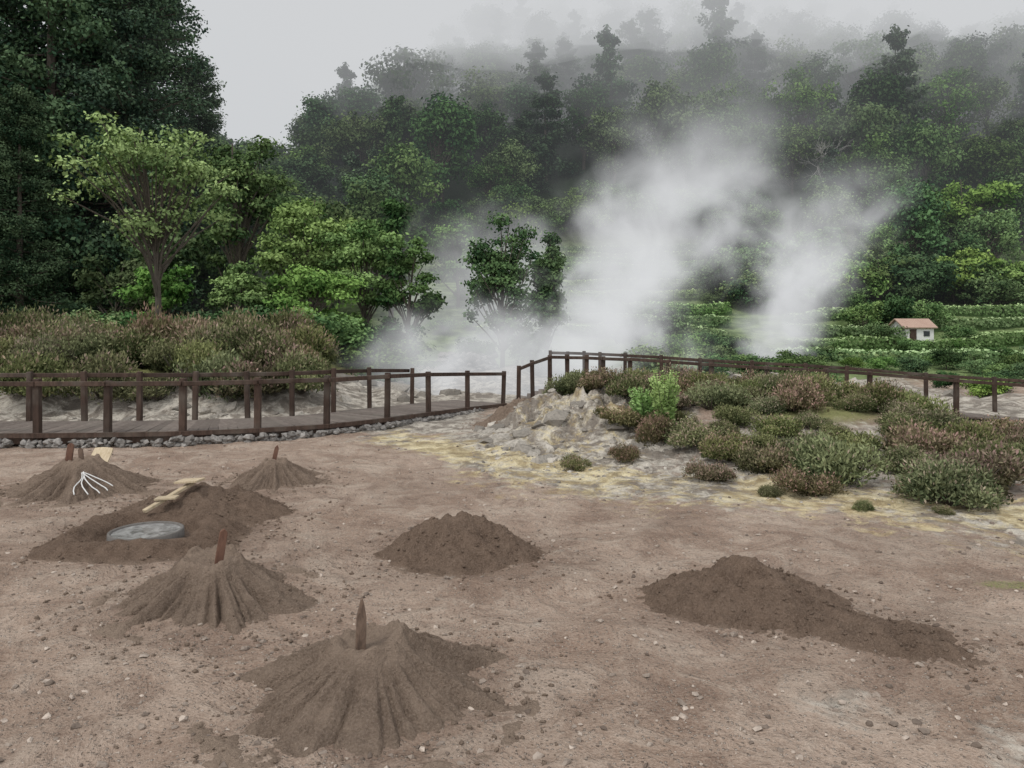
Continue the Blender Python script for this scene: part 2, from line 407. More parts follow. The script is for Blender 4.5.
# ------------------------------------------------------------------ soil mounds
def mound(name, cx, cy, R, Ht, kind, mat, seed, sx=1.0, sy=1.0, ang=0.0, parent=None, N=190, top=.22):
    rng = np.random.default_rng(seed)
    ext = 1.55 * R * max(sx, sy)
    g = np.linspace(-ext, ext, N)
    gx, gy = np.meshgrid(g, g)
    ca, sa = math.cos(ang), math.sin(ang)
    lx = (gx * ca + gy * sa) / sx; ly = (-gx * sa + gy * ca) / sy
    r = np.sqrt(lx ** 2 + ly ** 2) / R; th = np.arctan2(ly, lx)
    wx, wy = cx + gx, cy + gy
    cn, sn = np.cos(th), np.sin(th)
    rr = r / (1 + .26 * (fbm(cn * 1.5 + 5, sn * 1.5 + 5, seed, 3) - .5) * 2)
    tint = np.zeros_like(r)
    if kind == 'flute':
        prof = np.where(rr < top, 1.0, np.clip(1 - (rr - top) / (1 - top), 0, 1) ** 1.05)
        k = 4.6
        f1 = np.abs(vn(cn * k + 9 + rr * .5, sn * k + 9, seed + 3) - .5) * 2
        f2 = np.abs(vn(cn * k * 2.3 + 3 + rr * .9, sn * k * 2.3 + 3, seed + 4) - .5) * 2
        w = ss(top - .03, top + .25, rr) * ss(1.2, .8, rr)
        z = Ht * prof - Ht * .38 * (1 - f1) ** 2 * w - Ht * .16 * (1 - f2) ** 2 * w + .05 * Ht
        z = z + Ht * .18 * ss(.12, .0, np.abs(rr - top)) * (fbm(wx * 14, wy * 14, seed, 2) - .35) * 2
        z = z - Ht * .10 * ss(top, top * .5, rr)
        z = z + .02 * (fbm(wx * 34, wy * 34, seed + 6, 3) - .5) + .04 * (fbm(wx * 9, wy * 9, seed + 8, 3) - .5)
        tint = .55 * ss(top + .1, top, rr) + .3 * fbm(wx * 5, wy * 5, seed, 3)
        z = z + .022 * ss(1.3, 1.0, rr) * (fbm(wx * 9, wy * 9, seed + 5, 3) - .4)
    elif kind == 'rough':
        prof = np.clip(1 - rr, 0, 1) ** 1.05
        z = Ht * prof * 1.12 + Ht * .6 * (fbm(wx * 4.2, wy * 4.2, seed, 3) - .5) * ss(1.1, .35, rr)
        z = z + .06 * (fbm(wx * 16, wy * 16, seed + 2, 3) - .5) * ss(1.3, .8, rr) + .02 * (fbm(wx * 40, wy * 40, seed + 7, 2) - .5)
        z = z + .03 * ss(1.4, .9, rr) * (fbm(wx * 10, wy * 10, seed + 5, 3) - .35)
        tint = .25 * fbm(wx * 5, wy * 5, seed, 3)
    elif kind == 'ring':
        prof = np.exp(-((rr - .72) / .2) ** 2)
        z = Ht * prof * (.45 + 1.1 * fbm(cn * 1.5 + 2, sn * 1.5 + 2, seed, 2)) + .04 * (fbm(wx * 12, wy * 12, seed + 2, 3) - .5) * ss(1.3, 1, rr) * ss(.45, .6, rr)
        z = z - .01 + .02 * ss(.5, .55, rr) * ss(1.3, 1, rr)
    z = z - .05 * ss(1.0, 1.4, r)
    tint = np.clip(tint + .75 * ss(.95, 1.2, rr), 0, 1)
    base = height(wx, wy)
    V = np.stack([wx, wy, base + z - .004], -1).reshape(-1, 3)
    i = np.arange(N - 1)[:, None] * N; j = np.arange(N - 1)[None]
    F = np.stack([i + j, i + j + 1, i + N + j + 1, i + N + j], -1)
    F = F[r[:-1, :-1] < 1.5]
    mb = MB(); mb.add(V, F, 0, tint.ravel())
    n = 620
    a = rng.uniform(0, 6.28, n); q = rng.uniform(.3 if kind == 'rough' else .75, 1.6, n)
    px_ = q * R * np.cos(a) * sx; py_ = q * R * np.sin(a) * sy
    qx = px_ * ca - py_ * sa; qy = px_ * sa + py_ * ca
    ii = np.clip(((qx + ext) / (2 * ext) * (N - 1)).astype(int), 0, N - 1); jj = np.clip(((qy + ext) / (2 * ext) * (N - 1)).astype(int), 0, N - 1)
    zz = np.maximum((base + z)[jj, ii], base[jj, ii])
    s = .003 + .014 * rng.random(n) ** 4
    stones(mb, np.stack([cx + qx, cy + qy, zz + s * .2], -1), s, rng, .8)
    mm = mb.mesh(name, [mat], True)
    at = mm.attributes['tint']; nv = len(V)
    vals = np.zeros(len(mm.vertices), np.float32); vals[:nv] = tint.ravel(); vals[nv:] = .4
    at.data.foreach_set('value', vals)
    return obj(name, mm, parent)

def stake(name, x, y, zb, h, w, t, mat, lean=(0, 0), point=.05, rz=0, parent=None):
    prof = [(-w / 2, 0), (-w / 2 * 1.03, h * .45), (-w / 2 * .95, h - point * 1.2), (-w * .12, h - point * .1), (w * .08, h), (w * .3, h - point * .6), (w / 2, h - point * 1.3), (w / 2 * 1.05, h * .5), (w / 2, 0)]
    n = len(prof)
    fr = [(a, -t / 2, b) for a, b in prof]; bk = [(a, t / 2, b) for a, b in prof]
    me = bpy.data.meshes.new(name)
    faces = [list(range(n)), list(range(2 * n - 1, n - 1, -1))] + [[i, (i + 1) % n + 0, (i + 1) % n + n, i + n][::-1] for i in range(n)]
    me.from_pydata(fr + bk, [], faces); me.materials.append(mat); me.update()
    o = obj(name, me, parent, (x, y, zb), (lean[0], lean[1], rz))
    b = o.modifiers.new('bev', 'BEVEL'); b.width = .003; b.segments = 2
    return o

def smound(cx, cy, R, Ht, kind, mat, seed, **k):
    e = empty('soil_mound')
    mound('soil', cx, cy, R, Ht, kind, mat, seed, parent=e, **k)
    return e
smound(-.76, 4.15, .78, .27, 'flute', M_soil2, 11, sx=1.0, sy=1.0, N=320)
stake('wooden_stake', -.80, 4.07, H1(-.8, 4.15) + .17, .36, .052, .022, M_wood_stake, (rad(-3), rad(2)), .08, .3)
smound(-2.15, 5.55, .70, .27, 'flute', M_soil2, 22, N=260, top=.28)
stake('wooden_stake', -2.10, 5.5, H1(-2.1, 5.5) + .17, .33, .055, .03, M_wood_red, (rad(-4), rad(9)), .02, .4)
smound(-2.92, 9.5, .60, .26, 'flute', M_soil2, 33)
stake('wooden_stake', -2.93, 9.45, H1(-2.9, 9.4) + .18, .29, .05, .03, M_wood_red, (rad(-4), rad(12)), .03, .2)
smound(-5.05, 9.05, .78, .34, 'flute', M_soil2, 44, sx=1.1)
stake('wooden_stake', -5.17, 9.0, H1(-5.1, 9.0) + .24, .30, .07, .03, M_wood_red, (rad(-4), rad(6)), .02, .2)
stake('wooden_stake', -4.97, 8.95, H1(-5.0, 8.9) + .24, .27, .05, .03, M_wood_stake, (rad(-4), rad(-6)), .02, .2)
stake('wooden_stake', -5.02, 9.35, H1(-5.0, 9.2) + .22, .28, .22, .03, M_wood_light, (rad(-48), rad(2)), .01, .1)
smound(-3.2, 7.95, .84, .30, 'rough', M_soil, 55, sx=1.1, sy=.8)
smound(-.45, 6.65, .64, .34, 'rough', M_soil, 66, sx=1.05, sy=.9, N=230)
smound(1.66, 5.5, .62, .31, 'rough', M_soil, 77, sx=1.15, sy=.8, ang=-.35, N=230)
smound(2.2, 5.0, .6, .12, 'rough', M_soil, 78, sx=1.2, sy=.55, ang=-.6)
smound(-.1, 14.6, .62, .26, 'rough', M_soil2, 88)

pit = empty('cooking_pit')
px0, py0 = -3.30, 6.98; pz = H1(px0, py0)
mound('soil_rim', px0, py0, .72, .12, 'ring', M_soil, 91, sx=1.15, sy=1.0, parent=pit)
K = .78
mb = MB(); th = np.linspace(0, 2 * np.pi, 49)[:-1]
prof = [(.37, .0), (.37, .075), (.385, .085), (.405, .08), (.41, .0)]
V = np.array([[(r) * K * math.cos(a), (r) * K * math.sin(a), z + pz] for r, z in prof for a in th]) + np.array([px0, py0, 0])
Fs = [[k * 48 + q, k * 48 + (q + 1) % 48, (k + 1) * 48 + (q + 1) % 48, (k + 1) * 48 + q] for k in range(4) for q in range(48)]
mb.add(V, Fs, 0, .1); obj('concrete_ring', mb.mesh('concrete_ring', [M_stone], True), pit)
m = NT('cloudy_water'); p = m.pos()
M_water = m.fin(m.pbr(m.mix(m.ramp(m.noise(9, 5, .65, p, .8), .35, .65), (.15, .145, .14), (.36, .355, .345)), .15, m.bump(m.noise(30, 2, .5, p), .3, .012), spec=.6))
mb = MB()
rs = [.001, .1, .2, .3, .375]
V = np.array([[r * K * math.cos(a) + px0, r * K * math.sin(a) + py0, pz + .066] for r in rs for a in th])
mb.add(V, Fs); obj('water', mb.mesh('water', [M_water], True), pit)

pad = empty('wooden_paddle')
mb = MB()
z0 = H1(-3.2, 7.7)
beam(mb, (-3.50, 7.36, z0 + .15), (-3.22, 7.80, z0 + .33), .055, .03)
beam(mb, (-3.36, 7.80, z0 + .345), (-3.12, 7.76, z0 + .365), .17, .022, tint=.2)
beam(mb, (-3.46, 7.52, z0 + .235), (-3.26, 7.54, z0 + .245), .12, .02, tint=.4)
o = obj('boards', mb.mesh('boards', [M_wood_light]), pad)
bv = o.modifiers.new('b', 'BEVEL'); bv.width = .004; bv.segments = 2
m = NT('white_plastic'); M_white = m.fin(m.pbr((.62, .61, .59), .5))
mb = MB(); rg = np.random.default_rng(3)
for q in range(5):
    a = -1.2 + .26 * q
    pts = []
    for s in np.linspace(0, 1, 8):
        xx = -4.93 + .42 * s * math.cos(a) + .03 * math.sin(6 * s + q); yy = 8.85 + .42 * s * math.sin(a)
        rr_ = math.hypot(xx + 5.05, yy - 9.05)
        pts.append((xx, yy, H1(xx, yy) + max(.02, .34 * (1 - rr_ / .78)) + .02))
    tube(mb, pts, [.007] * 8, 5)
obj('white_cord', mb.mesh('white_cord', [M_white], True))

# ------------------------------------------------------------------ boardwalk + fences
near = [(-15.0, 12.6), (-13.8, 12.4), (-12.7, 12.25), (-11.6, 12.15), (-10.55, 12.1), (-9.5, 12.08), (-8.46, 12.08), (-7.42, 12.1), (-6.38, 12.2), (-5.28, 12.4), (-4.21, 12.8), (-3.2, 13.35), (-2.31, 14.3), (-1.66, 15.4), (-.96, 16.7), (-.21, 17.9)]
nr = np.array(near)
cum = np.concatenate([[0], np.cumsum(np.linalg.norm(np.diff(nr, axis=0), axis=1))])
deckz = lambda s: float(np.interp(s, [0, 8, 14, cum[-1]], [.23, .23, .19, .07]))
tan = nrm(np.gradient(nr, axis=0)); per = np.stack([-tan[:, 1], tan[:, 0]], 1)
far = nr + per * 1.5
def fence(name, posts, rail_side, mat, pw=.10):
    mb = MB(); rg = np.random.default_rng(len(posts))
    for (x, y, zb, zt) in posts:
        beam(mb, (x, y, zb), (x + rg.normal() * .012, y + rg.normal() * .012, zt + rg.normal() * .01), pw, pw, tint=rg.random())
    for a, b in zip(posts[:-1], posts[1:]):
        dx, dy = b[0] - a[0], b[1] - a[1]; L = math.hypot(dx, dy)
        ox, oy = -dy / L * rail_side, dx / L * rail_side
        e = .004
        beam(mb, (a[0] + ox, a[1] + oy, a[3] - .065 + rg.normal() * .004), (b[0] + ox - dx / L * e, b[1] + oy - dy / L * e, b[3] - .065), .045, .075, tint=rg.random())
    o = obj(name, mb.mesh(name, [mat]))
    bv = o.modifiers.new('b', 'BEVEL'); bv.width = .008; bv.segments = 2
    return o
pn = []; pf = []
for k, (x, y) in enumerate(near):
    tz = float(np.interp(cum[k], [0, 8, 14, cum[-1]], [1.07, 1.07, 1.02, .82]))
    pn.append((x, y, min(H1(x, y), 0) - .1, tz))
    fx, fy = far[k]
    pf.append((fx, fy, min(H1(fx, fy), 0) - .1, tz + .02))
fence('wooden_fence', pn, -.075, M_wood_dark)
fence('wooden_fence', pf[:-1], .075, M_wood_dark, .085)
right = [(-.21, 17.9, .82), (.15, 18.2, .93), (.5, 18.5, 1.05), (.92, 18.8, 1.17), (1.36, 18.8, 1.16), (1.8, 18.8, 1.15), (2.2, 18.75, 1.13), (2.85, 18.7, 1.11), (3.8, 18.65, 1.06), (4.77, 18.6, .99), (6.1, 18.5, .92), (7.45, 18.4, .86), (8.5, 18.4, .79), (10.5, 18.3, .63), (12.2, 18.2, .52), (14.2, 18.1, .42), (16.2, 18.0, .36), (18.2, 18.0, .33)]
pr = [(x, y, H1(x, y) - .2, z) for x, y, z in right]
fence('wooden_fence', pr[1:], -.07, M_wood_dark)
pr2 = [(x + .1, y + 1.5, H1(x, y + 1.5) - .2, z + .03) for x, y, z in right[3:]]
fence('wooden_fence', [p for p in pr2], .07, M_wood_dark, .085)

bw = empty('wooden_boardwalk')
mb = MB(); rg = np.random.default_rng(8)
S = np.arange(0, cum[-1], .155)
for s in S:
    x, y = np.interp(s, cum, nr[:, 0]), np.interp(s, cum, nr[:, 1])
    px_, py_ = np.interp(s, cum, per[:, 0]), np.interp(s, cum, per[:, 1])
    z = deckz(s)
    beam(mb, (x + px_ * .02, y + py_ * .02, z - .02 + rg.normal() * .003), (x + px_ * 1.48, y + py_ * 1.48, z - .02), .143, .035, tint=rg.random())
obj('deck_planks', mb.mesh('deck_planks', [M_wood_deck]), bw)
mb = MB()
for k in range(len(near) - 1):
    for off in (.0, 1.5):
        a = nr[k] + per[k] * (off + (.07 if off == 0 else -.07)); b = nr[k + 1] + per[k + 1] * (off + (.07 if off == 0 else -.07))
        beam(mb, (a[0], a[1], deckz(cum[k]) - .11), (b[0], b[1], deckz(cum[k + 1]) - .11), .05, .14, tint=.3)
    a = nr[k] - per[k] * .085; b = nr[k + 1] - per[k + 1] * .085
    beam(mb, (a[0], a[1], deckz(cum[k]) - .025), (b[0], b[1], deckz(cum[k + 1]) - .025), .05, .07, tint=.1)
obj('edge_beams', mb.mesh('edge_beams', [M_wood_dark]), bw)
mb = MB()
for a, b in zip(right[:-1], right[1:]):
    L = math.hypot(b[0] - a[0], b[1] - a[1]); nn_ = max(1, int(L / .155))
    for q in range(nn_):
        f = (q + .5) / nn_
        x = a[0] + (b[0] - a[0]) * f; y = a[1] + (b[1] - a[1]) * f; z = a[2] + (b[2] - a[2]) * f - .92
        beam(mb, (x, y + .08, z), (x + .05, y + 1.45, z), .143, .035, tint=rg.random())
obj('deck_planks_upper', mb.mesh('deck_planks_upper', [M_wood_deck]), bw)

mb = MB(); rg = np.random.default_rng(4)
n = 760
s = rg.uniform(0, 16.5, n); off = rg.normal(size=n) * .02 - .10
x = np.interp(s, cum, nr[:, 0]) + np.interp(s, cum, per[:, 0]) * off; y = np.interp(s, cum, nr[:, 1]) + np.interp(s, cum, per[:, 1]) * off
sz = rg.uniform(.04, .075, n)
topz = np.array([deckz(q) for q in s]) - .105
stones(mb, np.stack([x, y, height(x, y) + rg.uniform(0, 1, n) * np.maximum(topz - height(x, y), .02)], -1), sz, rg, .75)
obj('stone_retaining_wall', mb.mesh('stone_retaining_wall', [M_stone]))
mb = MB()
def rocks(cx, cy, rx, ry, n, s0, s1):
    a = rg.uniform(0, 6.28, n); q = np.sqrt(rg.random(n))
    x = cx + rx * q * np.cos(a); y = cy + ry * q * np.sin(a); sz = s0 + (s1 - s0) * rg.random(n) ** 4
    stones(mb, np.stack([x, y, height(x, y) - sz * .15], -1), sz, rg)
rocks(1.0, 13.4, 1.7, 2.6, 420, .015, .20); rocks(.9, 10.8, 1.6, 1.4, 260, .008, .05)
rocks(-4, 15.6, 5, .9, 150, .02, .2); rocks(1.5, 22, 6, 3, 120, .04, .3); rocks(4, 9.2, 2.8, .9, 200, .008, .04)
rocks(-3.2, 19.5, 2.0, 2.2, 50, .06, .4); rocks(8, 24, 6, 4, 60, .08, .35)
obj('mineral_rocks', mb.mesh('mineral_rocks', [M_rock]))
mb = MB()
n = 260
x = rg.uniform(-2.6, -.6, n); z = rg.uniform(-.1, .75, n); y = 28 + .15 * rg.normal(size=n)
stones(mb, np.stack([x, y, z], -1), rg.uniform(.09, .17, n), rg, .7)
obj('stone_wall', mb.mesh('stone_wall', [M_stone]))

# ------------------------------------------------------------------ heather
def heather_mesh(name, seed, mat, n=7000, tipf=.5):
    rng = np.random.default_rng(seed); mb = MB()
    nl = 9
    cs = np.concatenate([rng.uniform(-.42, .42, (nl, 2)), rng.uniform(.06, .34, (nl, 1))], 1)
    rs = rng.uniform(.2, .42, nl)
    for k in range(nl):
        m_ = n // nl
        u = nrm(rng.normal(size=(m_, 3))); u[:, 2] = np.abs(u[:, 2]) * 1.0 - .25 * rng.random(m_)
        u = nrm(u); r = rs[k] * (1 - .55 * rng.random(m_) ** 2.0) * (1 + .12 * rng.normal(size=m_))
        P = cs[k] + u * r[:, None] * np.array([1, 1, 1.05])
        P[:, 2] = np.maximum(P[:, 2], .01)
        ax = nrm(u * .7 + np.array([0, 0, .75]) + .6 * rng.normal(size=(m_, 3)))
        lt = rng.random()
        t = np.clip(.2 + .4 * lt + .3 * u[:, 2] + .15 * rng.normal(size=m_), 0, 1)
        tip = (rng.random(m_) < tipf * (.25 + .75 * np.clip(P[:, 2] / .6, 0, 1)) * (.2 + 1.3 * lt)) & (r > rs[k] * .82)
        t = np.where(tip, rng.uniform(1.3, 1.7, m_), t)
        L = rng.uniform(.045, .09, m_); leaves(mb, P, None, L, L * .36, rng, 1, t, axis=ax)
    for k in range(14):
        a = rng.uniform(0, 6.28); q = rng.uniform(.1, .45)
        tube(mb, [(0, 0, 0), (q * .5 * math.cos(a), q * .5 * math.sin(a), .15), (q * math.cos(a), q * math.sin(a), .4)], [.015, .01, .005], 4, 0)
    return mb.mesh(name, [M_bark, mat])
HE = [heather_mesh('heather_a', 1, M_heather, tipf=.2), heather_mesh('heather_b', 2, M_heather, tipf=.45), heather_mesh('heather_c', 3, M_heather_brown, tipf=.6), heather_mesh('heather_d', 4, M_heather, tipf=.05), heather_mesh('heather_e', 5, M_heather_brown, tipf=.35)]
rg = np.random.default_rng(17)
def put(parent, name, meshes, x, y, s, sz=None, dz=-.03, probs=None):
    k = rg.choice(len(meshes), p=probs); sz = sz or s
    obj(name, meshes[k], parent, (x, y, H1(x, y) + dz), (rg.normal() * .05, rg.normal() * .05, rg.uniform(0, 6.28)), (s, s * rg.uniform(.85, 1.15), sz))
hs = empty('heather_shrubs')
def frontline(x): return np.interp(x, [.7, 1.6, 2.6, 3.6, 4.6, 6, 9], [15, 12.3, 10.6, 9.4, 8.8, 8.4, 8.2])
pts = []
tries = 0
while len(pts) < 115 and tries < 9000:
    tries += 1
    x = rg.uniform(.9, 11.5); y = rg.uniform(8.2, 17.8)
    if y < frontline(x) + .2 or x > .82 * y: continue
    if x > 8.0 and y > 12.8: continue
    if vn(np.array([x * .75]), np.array([y * .75]), 71)[0] < .29: continue
    if any((x - a) ** 2 + (y - b) ** 2 < .58 ** 2 for a, b in pts): continue
    pts.append((x, y))
for x, y in pts:
    s = rg.uniform(.4, .95); put(hs, 'shrub', HE, x, y, s, s * rg.uniform(.7, 1.1), probs=[.28, .25, .12, .2, .15])
for x, y, s in [(1.6, 11.0, .42), (.85, 10.6, .34), (2.5, 9.7, .5), (3.4, 8.9, .55), (4.75, 8.35, .85), (5.2, 8.9, 1.0), (4.4, 7.9, .18), (3.7, 8.15, .2), (2.9, 8.9, .25), (2.1, 16.5, .8), (1.5, 17.3, .8), (1.1, 16.6, .6)]:
    put(None, 'heather_bush', HE, x, y, s, s * .85, probs=[.3, .25, .1, .2, .15])
hb = empty('heather_bank'); pts = []
tries = 0
while len(pts) < 120 and tries < 6000:
    tries += 1
    x = rg.uniform(-19, -4.6); y = rg.uniform(16.2, 22.5)
    if y > 19 and x > -5.5: continue
    if any((x - a) ** 2 + (y - b) ** 2 < .82 ** 2 for a, b in pts): continue
    if -9.3 < x < -8.2 and rg.random() < .7: continue
    pts.append((x, y))
for x, y in pts:
    s = rg.uniform(.95, 1.6)
    f = (y - 16.2) / 3
    pp = [.2, .35, .15, .08, .22] if f > .5 else [.4, .2, .08, .25, .07]
    put(hb, 'shrub', HE, x, y, s, s * (rg.uniform(.7, 1.15) + .25 * min(f, 1)), probs=pp)

def fern(name, x, y, hgt, seed, n=16):
    rng = np.random.default_rng(seed); mb = MB()
    for k in range(n):
        a = rng.uniform(0, 6.28); sp = rng.uniform(.05, .34); h = hgt * rng.uniform(.6, 1.05)
        s = np.linspace(0, 1, 9)
        c = np.stack([sp * math.cos(a) * s ** 1.3, sp * math.sin(a) * s ** 1.3, h * s], -1)
        tube(mb, c, np.linspace(.008, .003, 9), 4, 0)
        m_ = 150; q = rng.uniform(.12, 1, m_)
        P = np.stack([np.interp(q, s, c[:, i]) for i in range(3)], -1)
        d = nrm(np.concatenate([rng.normal(size=(m_, 2)), rng.uniform(.1, .9, (m_, 1))], 1))
        L = .13 * (1.15 - q) + .03
        leaves(mb, P + d * L[:, None] / 2, None, L, L * .3, rng, 1, np.clip(.3 + .5 * q + .1 * rng.normal(size=m_), 0, 1), axis=d)
    obj(name, mb.mesh(name, [M_bark, M_fern]), None, (x, y, H1(x, y)))
fern('fern_plant', 2.42, 12.2, 1.0, 3, 28)
fern('fern_plant', 2.15, 12.5, .65, 4, 14)

# ------------------------------------------------------------------ trees
def broad_tree(name, seed, H, R, cb, ncl, per_, leaf, flat, mleaf, cr=(.25, .42), trunk=.02, rin=.35):
    rng = np.random.default_rng(seed); mb = MB()
    lean = rng.normal(size=2) * .03 * H
    s = np.linspace(0, 1, 8)
    T = np.stack([lean[0] * s ** 2 + .02 * H * np.sin(s * 5 + seed) * s, lean[1] * s ** 2, s * H * .86], -1)
    tube(mb, T, trunk * H * (1.1 - .95 * s), 8, 0)
    zc, za = (cb + 1) / 2 * H, (1 - cb) / 2 * H
    for k in range(ncl):
        u = nrm(rng.normal(size=3)); 
        if u[2] < -.2 and rng.random() < .5: u[2] *= -1
        r = rng.uniform(rin, .95)
        rc = R * rng.uniform(*cr)
        c = np.array([lean[0] * .7, lean[1] * .7, zc]) + u * r * np.array([R - rc * .5, R - rc * .5, max(za - rc * flat, .3 * za)])
        f = np.clip((c[2] / H - .22) * rng.uniform(.8, 1.0) / .86, .12, .95)
        p0 = np.array([np.interp(f, s, T[:, i]) for i in range(3)])
        mid = (p0 + c) / 2 + np.array([0, 0, .04 * H]) * rng.normal()
        tube(mb, [p0, mid, c], [trunk * H * .42 * (1.1 - f), trunk * H * .25 * (1.1 - f) + .004 * H * .3, .002 * H], 5, 0)
        n = int(per_ * (rc / (R * .33)) ** 2)
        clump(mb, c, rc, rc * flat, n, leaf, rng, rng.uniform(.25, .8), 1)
    return mb.mesh(name, [M_bark, mleaf])

def conifer(name, seed, H, R, levels, nb, per_, leaf, mleaf, base=.1, power=.75, fat=.3):
    rng = np.random.default_rng(seed); mb = MB()
    s = np.linspace(0, 1, 6)
    tube(mb, np.stack([0 * s, 0 * s, s * H * .97], -1), .016 * H * (1.08 - s), 7, 0)
    for l in range(levels):
        f = base + (.97 - base) * (l + rng.uniform(0, .8)) / levels
        rad_ = R * max(.1, (1 - f)) ** power * 1.15
        for b in range(max(4, int(nb * (1.1 - f * .5)))):
            a = rng.uniform(0, 6.28); L = rad_ * rng.uniform(.55, 1.1)
            d = np.array([math.cos(a), math.sin(a), 0])
            p0 = np.array([0, 0, f * H]); tip = p0 + d * L + np.array([0, 0, (-.12 + .35 * f) * L + rng.normal() * .08 * L])
            tube(mb, [p0, (p0 + tip) / 2 + [0, 0, -.05 * L], tip], [.003 * H * (1.1 - f), .002 * H * (1.1 - f), .001 * H], 4, 0)
            tt = rng.uniform(.15, .7)
            for q in (.35, .65, .95):
                c = p0 + (tip - p0) * q + rng.normal(size=3) * .05 * L
                rc = max(fat * L * (1.2 - .45 * q), .16 * R)
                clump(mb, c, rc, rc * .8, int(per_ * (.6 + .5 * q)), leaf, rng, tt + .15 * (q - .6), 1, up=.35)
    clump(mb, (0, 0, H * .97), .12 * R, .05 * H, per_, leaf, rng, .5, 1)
    return mb.mesh(name, [M_bark, mleaf])

FV = [broad_tree('forest_broad_a', 1, 12, 4.6, .1, 40, 150, .40, .8, M_leaf_mid, trunk=.016),
      broad_tree('forest_broad_b', 2, 11, 5.2, .1, 44, 140, .40, .7, M_leaf_mid, (.2, .36), .016),
      broad_tree('forest_broad_c', 3, 13, 4.0, .1, 36, 160, .42, .85, M_leaf_deep, (.28, .42), .016),
      broad_tree('forest_broad_d', 6, 10, 4.8, .08, 44, 130, .36, .65, M_leaf_light, (.18, .34), .016),
      conifer('forest_conifer_a', 4, 14, 4.0, 14, 7, 34, .42, M_leaf_dark, .08, .7, .36),
      conifer('forest_conifer_b', 5, 13, 3.8, 13, 7, 34, .42, M_leaf_deep, .08, .5, .38)]
fo = empty('hillside_forest')
rg = np.random.default_rng(23)
cnt = 0
yy = 44.0
while yy < 178:
    step = 5.6 + max(0, (yy - 90)) * .024
    xx = -.74 * yy - 8
    while xx < .74 * yy + 8:
        x = xx + rg.uniform(-2.2, 2.2); y = yy + rg.uniform(-2.2, 2.2)
        xx += step * rg.uniform(.85, 1.15)
        b = x / y
        edge = 79 + 3 * math.sin(x * .13)
        if b > .27: edge = 79 - 25 * min(1, (b - .27) / .12)
        if y > 150 and b < -.25: continue
        if x > -9 and y < edge: continue
        if y < 76 and x > -9 - max(0, (60 - y)) * .22 and b < .27: continue
        if x < -20 and y < 47: continue
        big = fbm(np.array([x * .03]), np.array([y * .03]), 80, 2)[0]
        if big > .6 and y > 70: pr_ = [.22, .18, .17, .08, .18, .17]
        else: pr_ = [.28, .27, .18, .17, .04, .06]
        k = rg.choice(6, p=pr_)
        s = rg.uniform(.6, 1.1)
        if y < 76: s *= .8 if b < .2 else .62
        if rg.random() < .05: s *= 1.3
        obj('tree', FV[k], fo, (x, y, H1(x, y) - .4), (rg.normal() * .04, rg.normal() * .04, rg.uniform(0, 6.28)), (s, s, s * rg.uniform(.85, 1.15)))
        cnt += 1
    yy += step * .95
print('forest', cnt)
us = empty('shrubbery')
US = [broad_tree('shrub_a', 31, 3, 2.0, .0, 26, 170, .18, .7, M_leaf_deep, (.25, .4)), broad_tree('shrub_b', 32, 2.6, 2.2, .0, 28, 160, .18, .6, M_leaf_mid, (.22, .38)), broad_tree('shrub_c', 33, 2.4, 1.9, .0, 26, 170, .16, .6, M_leaf_light, (.22, .38))]
def shr(x, y, s, sz, p=None):
    obj('shrub', US[rg.choice(3, p=p)], us, (x, y, H1(x, y) - .15), (0, 0, rg.uniform(0, 6)), (s, s, sz))
for k in range(60):
    x = rg.uniform(-9, 24); y = 78 + 2 * math.sin(x * .13) + rg.uniform(-1.5, 2.5); s = rg.uniform(.8, 1.8); shr(x, y, s, s)
for k in range(75):
    y = rg.uniform(23, 41); x = rg.uniform(.16, .72) * y
    if y < 30 and rg.random() < .4: continue
    s = rg.uniform(.35, .8)
    if x / y > .3: s *= .7
    shr(x, y, s, s * .85, [.45, .35, .2])
for x, y, s in [(21.2, 41.2, .42), (22.3, 41.6, .30), (23.6, 41.5, .40), (24.6, 42.6, .55), (20.4, 42.6, .6), (22.6, 45.6, .9), (21.0, 45.8, .8), (24.4, 46.0, .8), (-1.4, 28.5, .5), (.4, 28.6, .55), (1.6, 29.2, .45)]:
    shr(x, y, s, s, [.3, .4, .3])
for k in range(46):
    y = rg.uniform(24, 36); x = rg.uniform(-.62, -.12) * y; s = rg.uniform(.45, 1.0); shr(x, y, s, s * .8)
for k in range(36):
    y = rg.uniform(50, 58); x = rg.uniform(.38, .72) * y; s = rg.uniform(.8, 1.6); shr(x, y, s, s * .9)
for k in range(40):
    y = rg.uniform(50, 74); x = rg.uniform(.27, .38) * y; s = rg.uniform(.8, 1.5); shr(x, y, s, s * .9)
for k in range(18):
    y = rg.uniform(42, 72); x = rg.uniform(-.10, .27) * y; s = rg.uniform(.25, .6); shr(x, y, s, s * .9)

CV = [conifer('cedar_a', 14, 30, 6.2, 30, 9, 105, .25, M_leaf_dark, .04, .5, .27), conifer('cedar_b', 15, 28, 5.4, 28, 9, 105, .25, M_leaf_dark, .04, .55, .3)]
for k, (x, y, s) in enumerate([(-31, 43, 1.0), (-26.2, 44, 1.06), (-22.8, 46, .88), (-34.5, 50, 1.2), (-29, 53, 1.2), (-26, 54, 1.05), (-37, 42, 1.0), (-21.4, 53, .62), (-28.5, 38, .62), (-24.5, 38.5, .5), (-33, 37, .75)]):
    obj('japanese_cedar_tree', CV[k % 2], None, (x, y, H1(x, y) - .3), (0, 0, k * 1.7), (s, s, s))

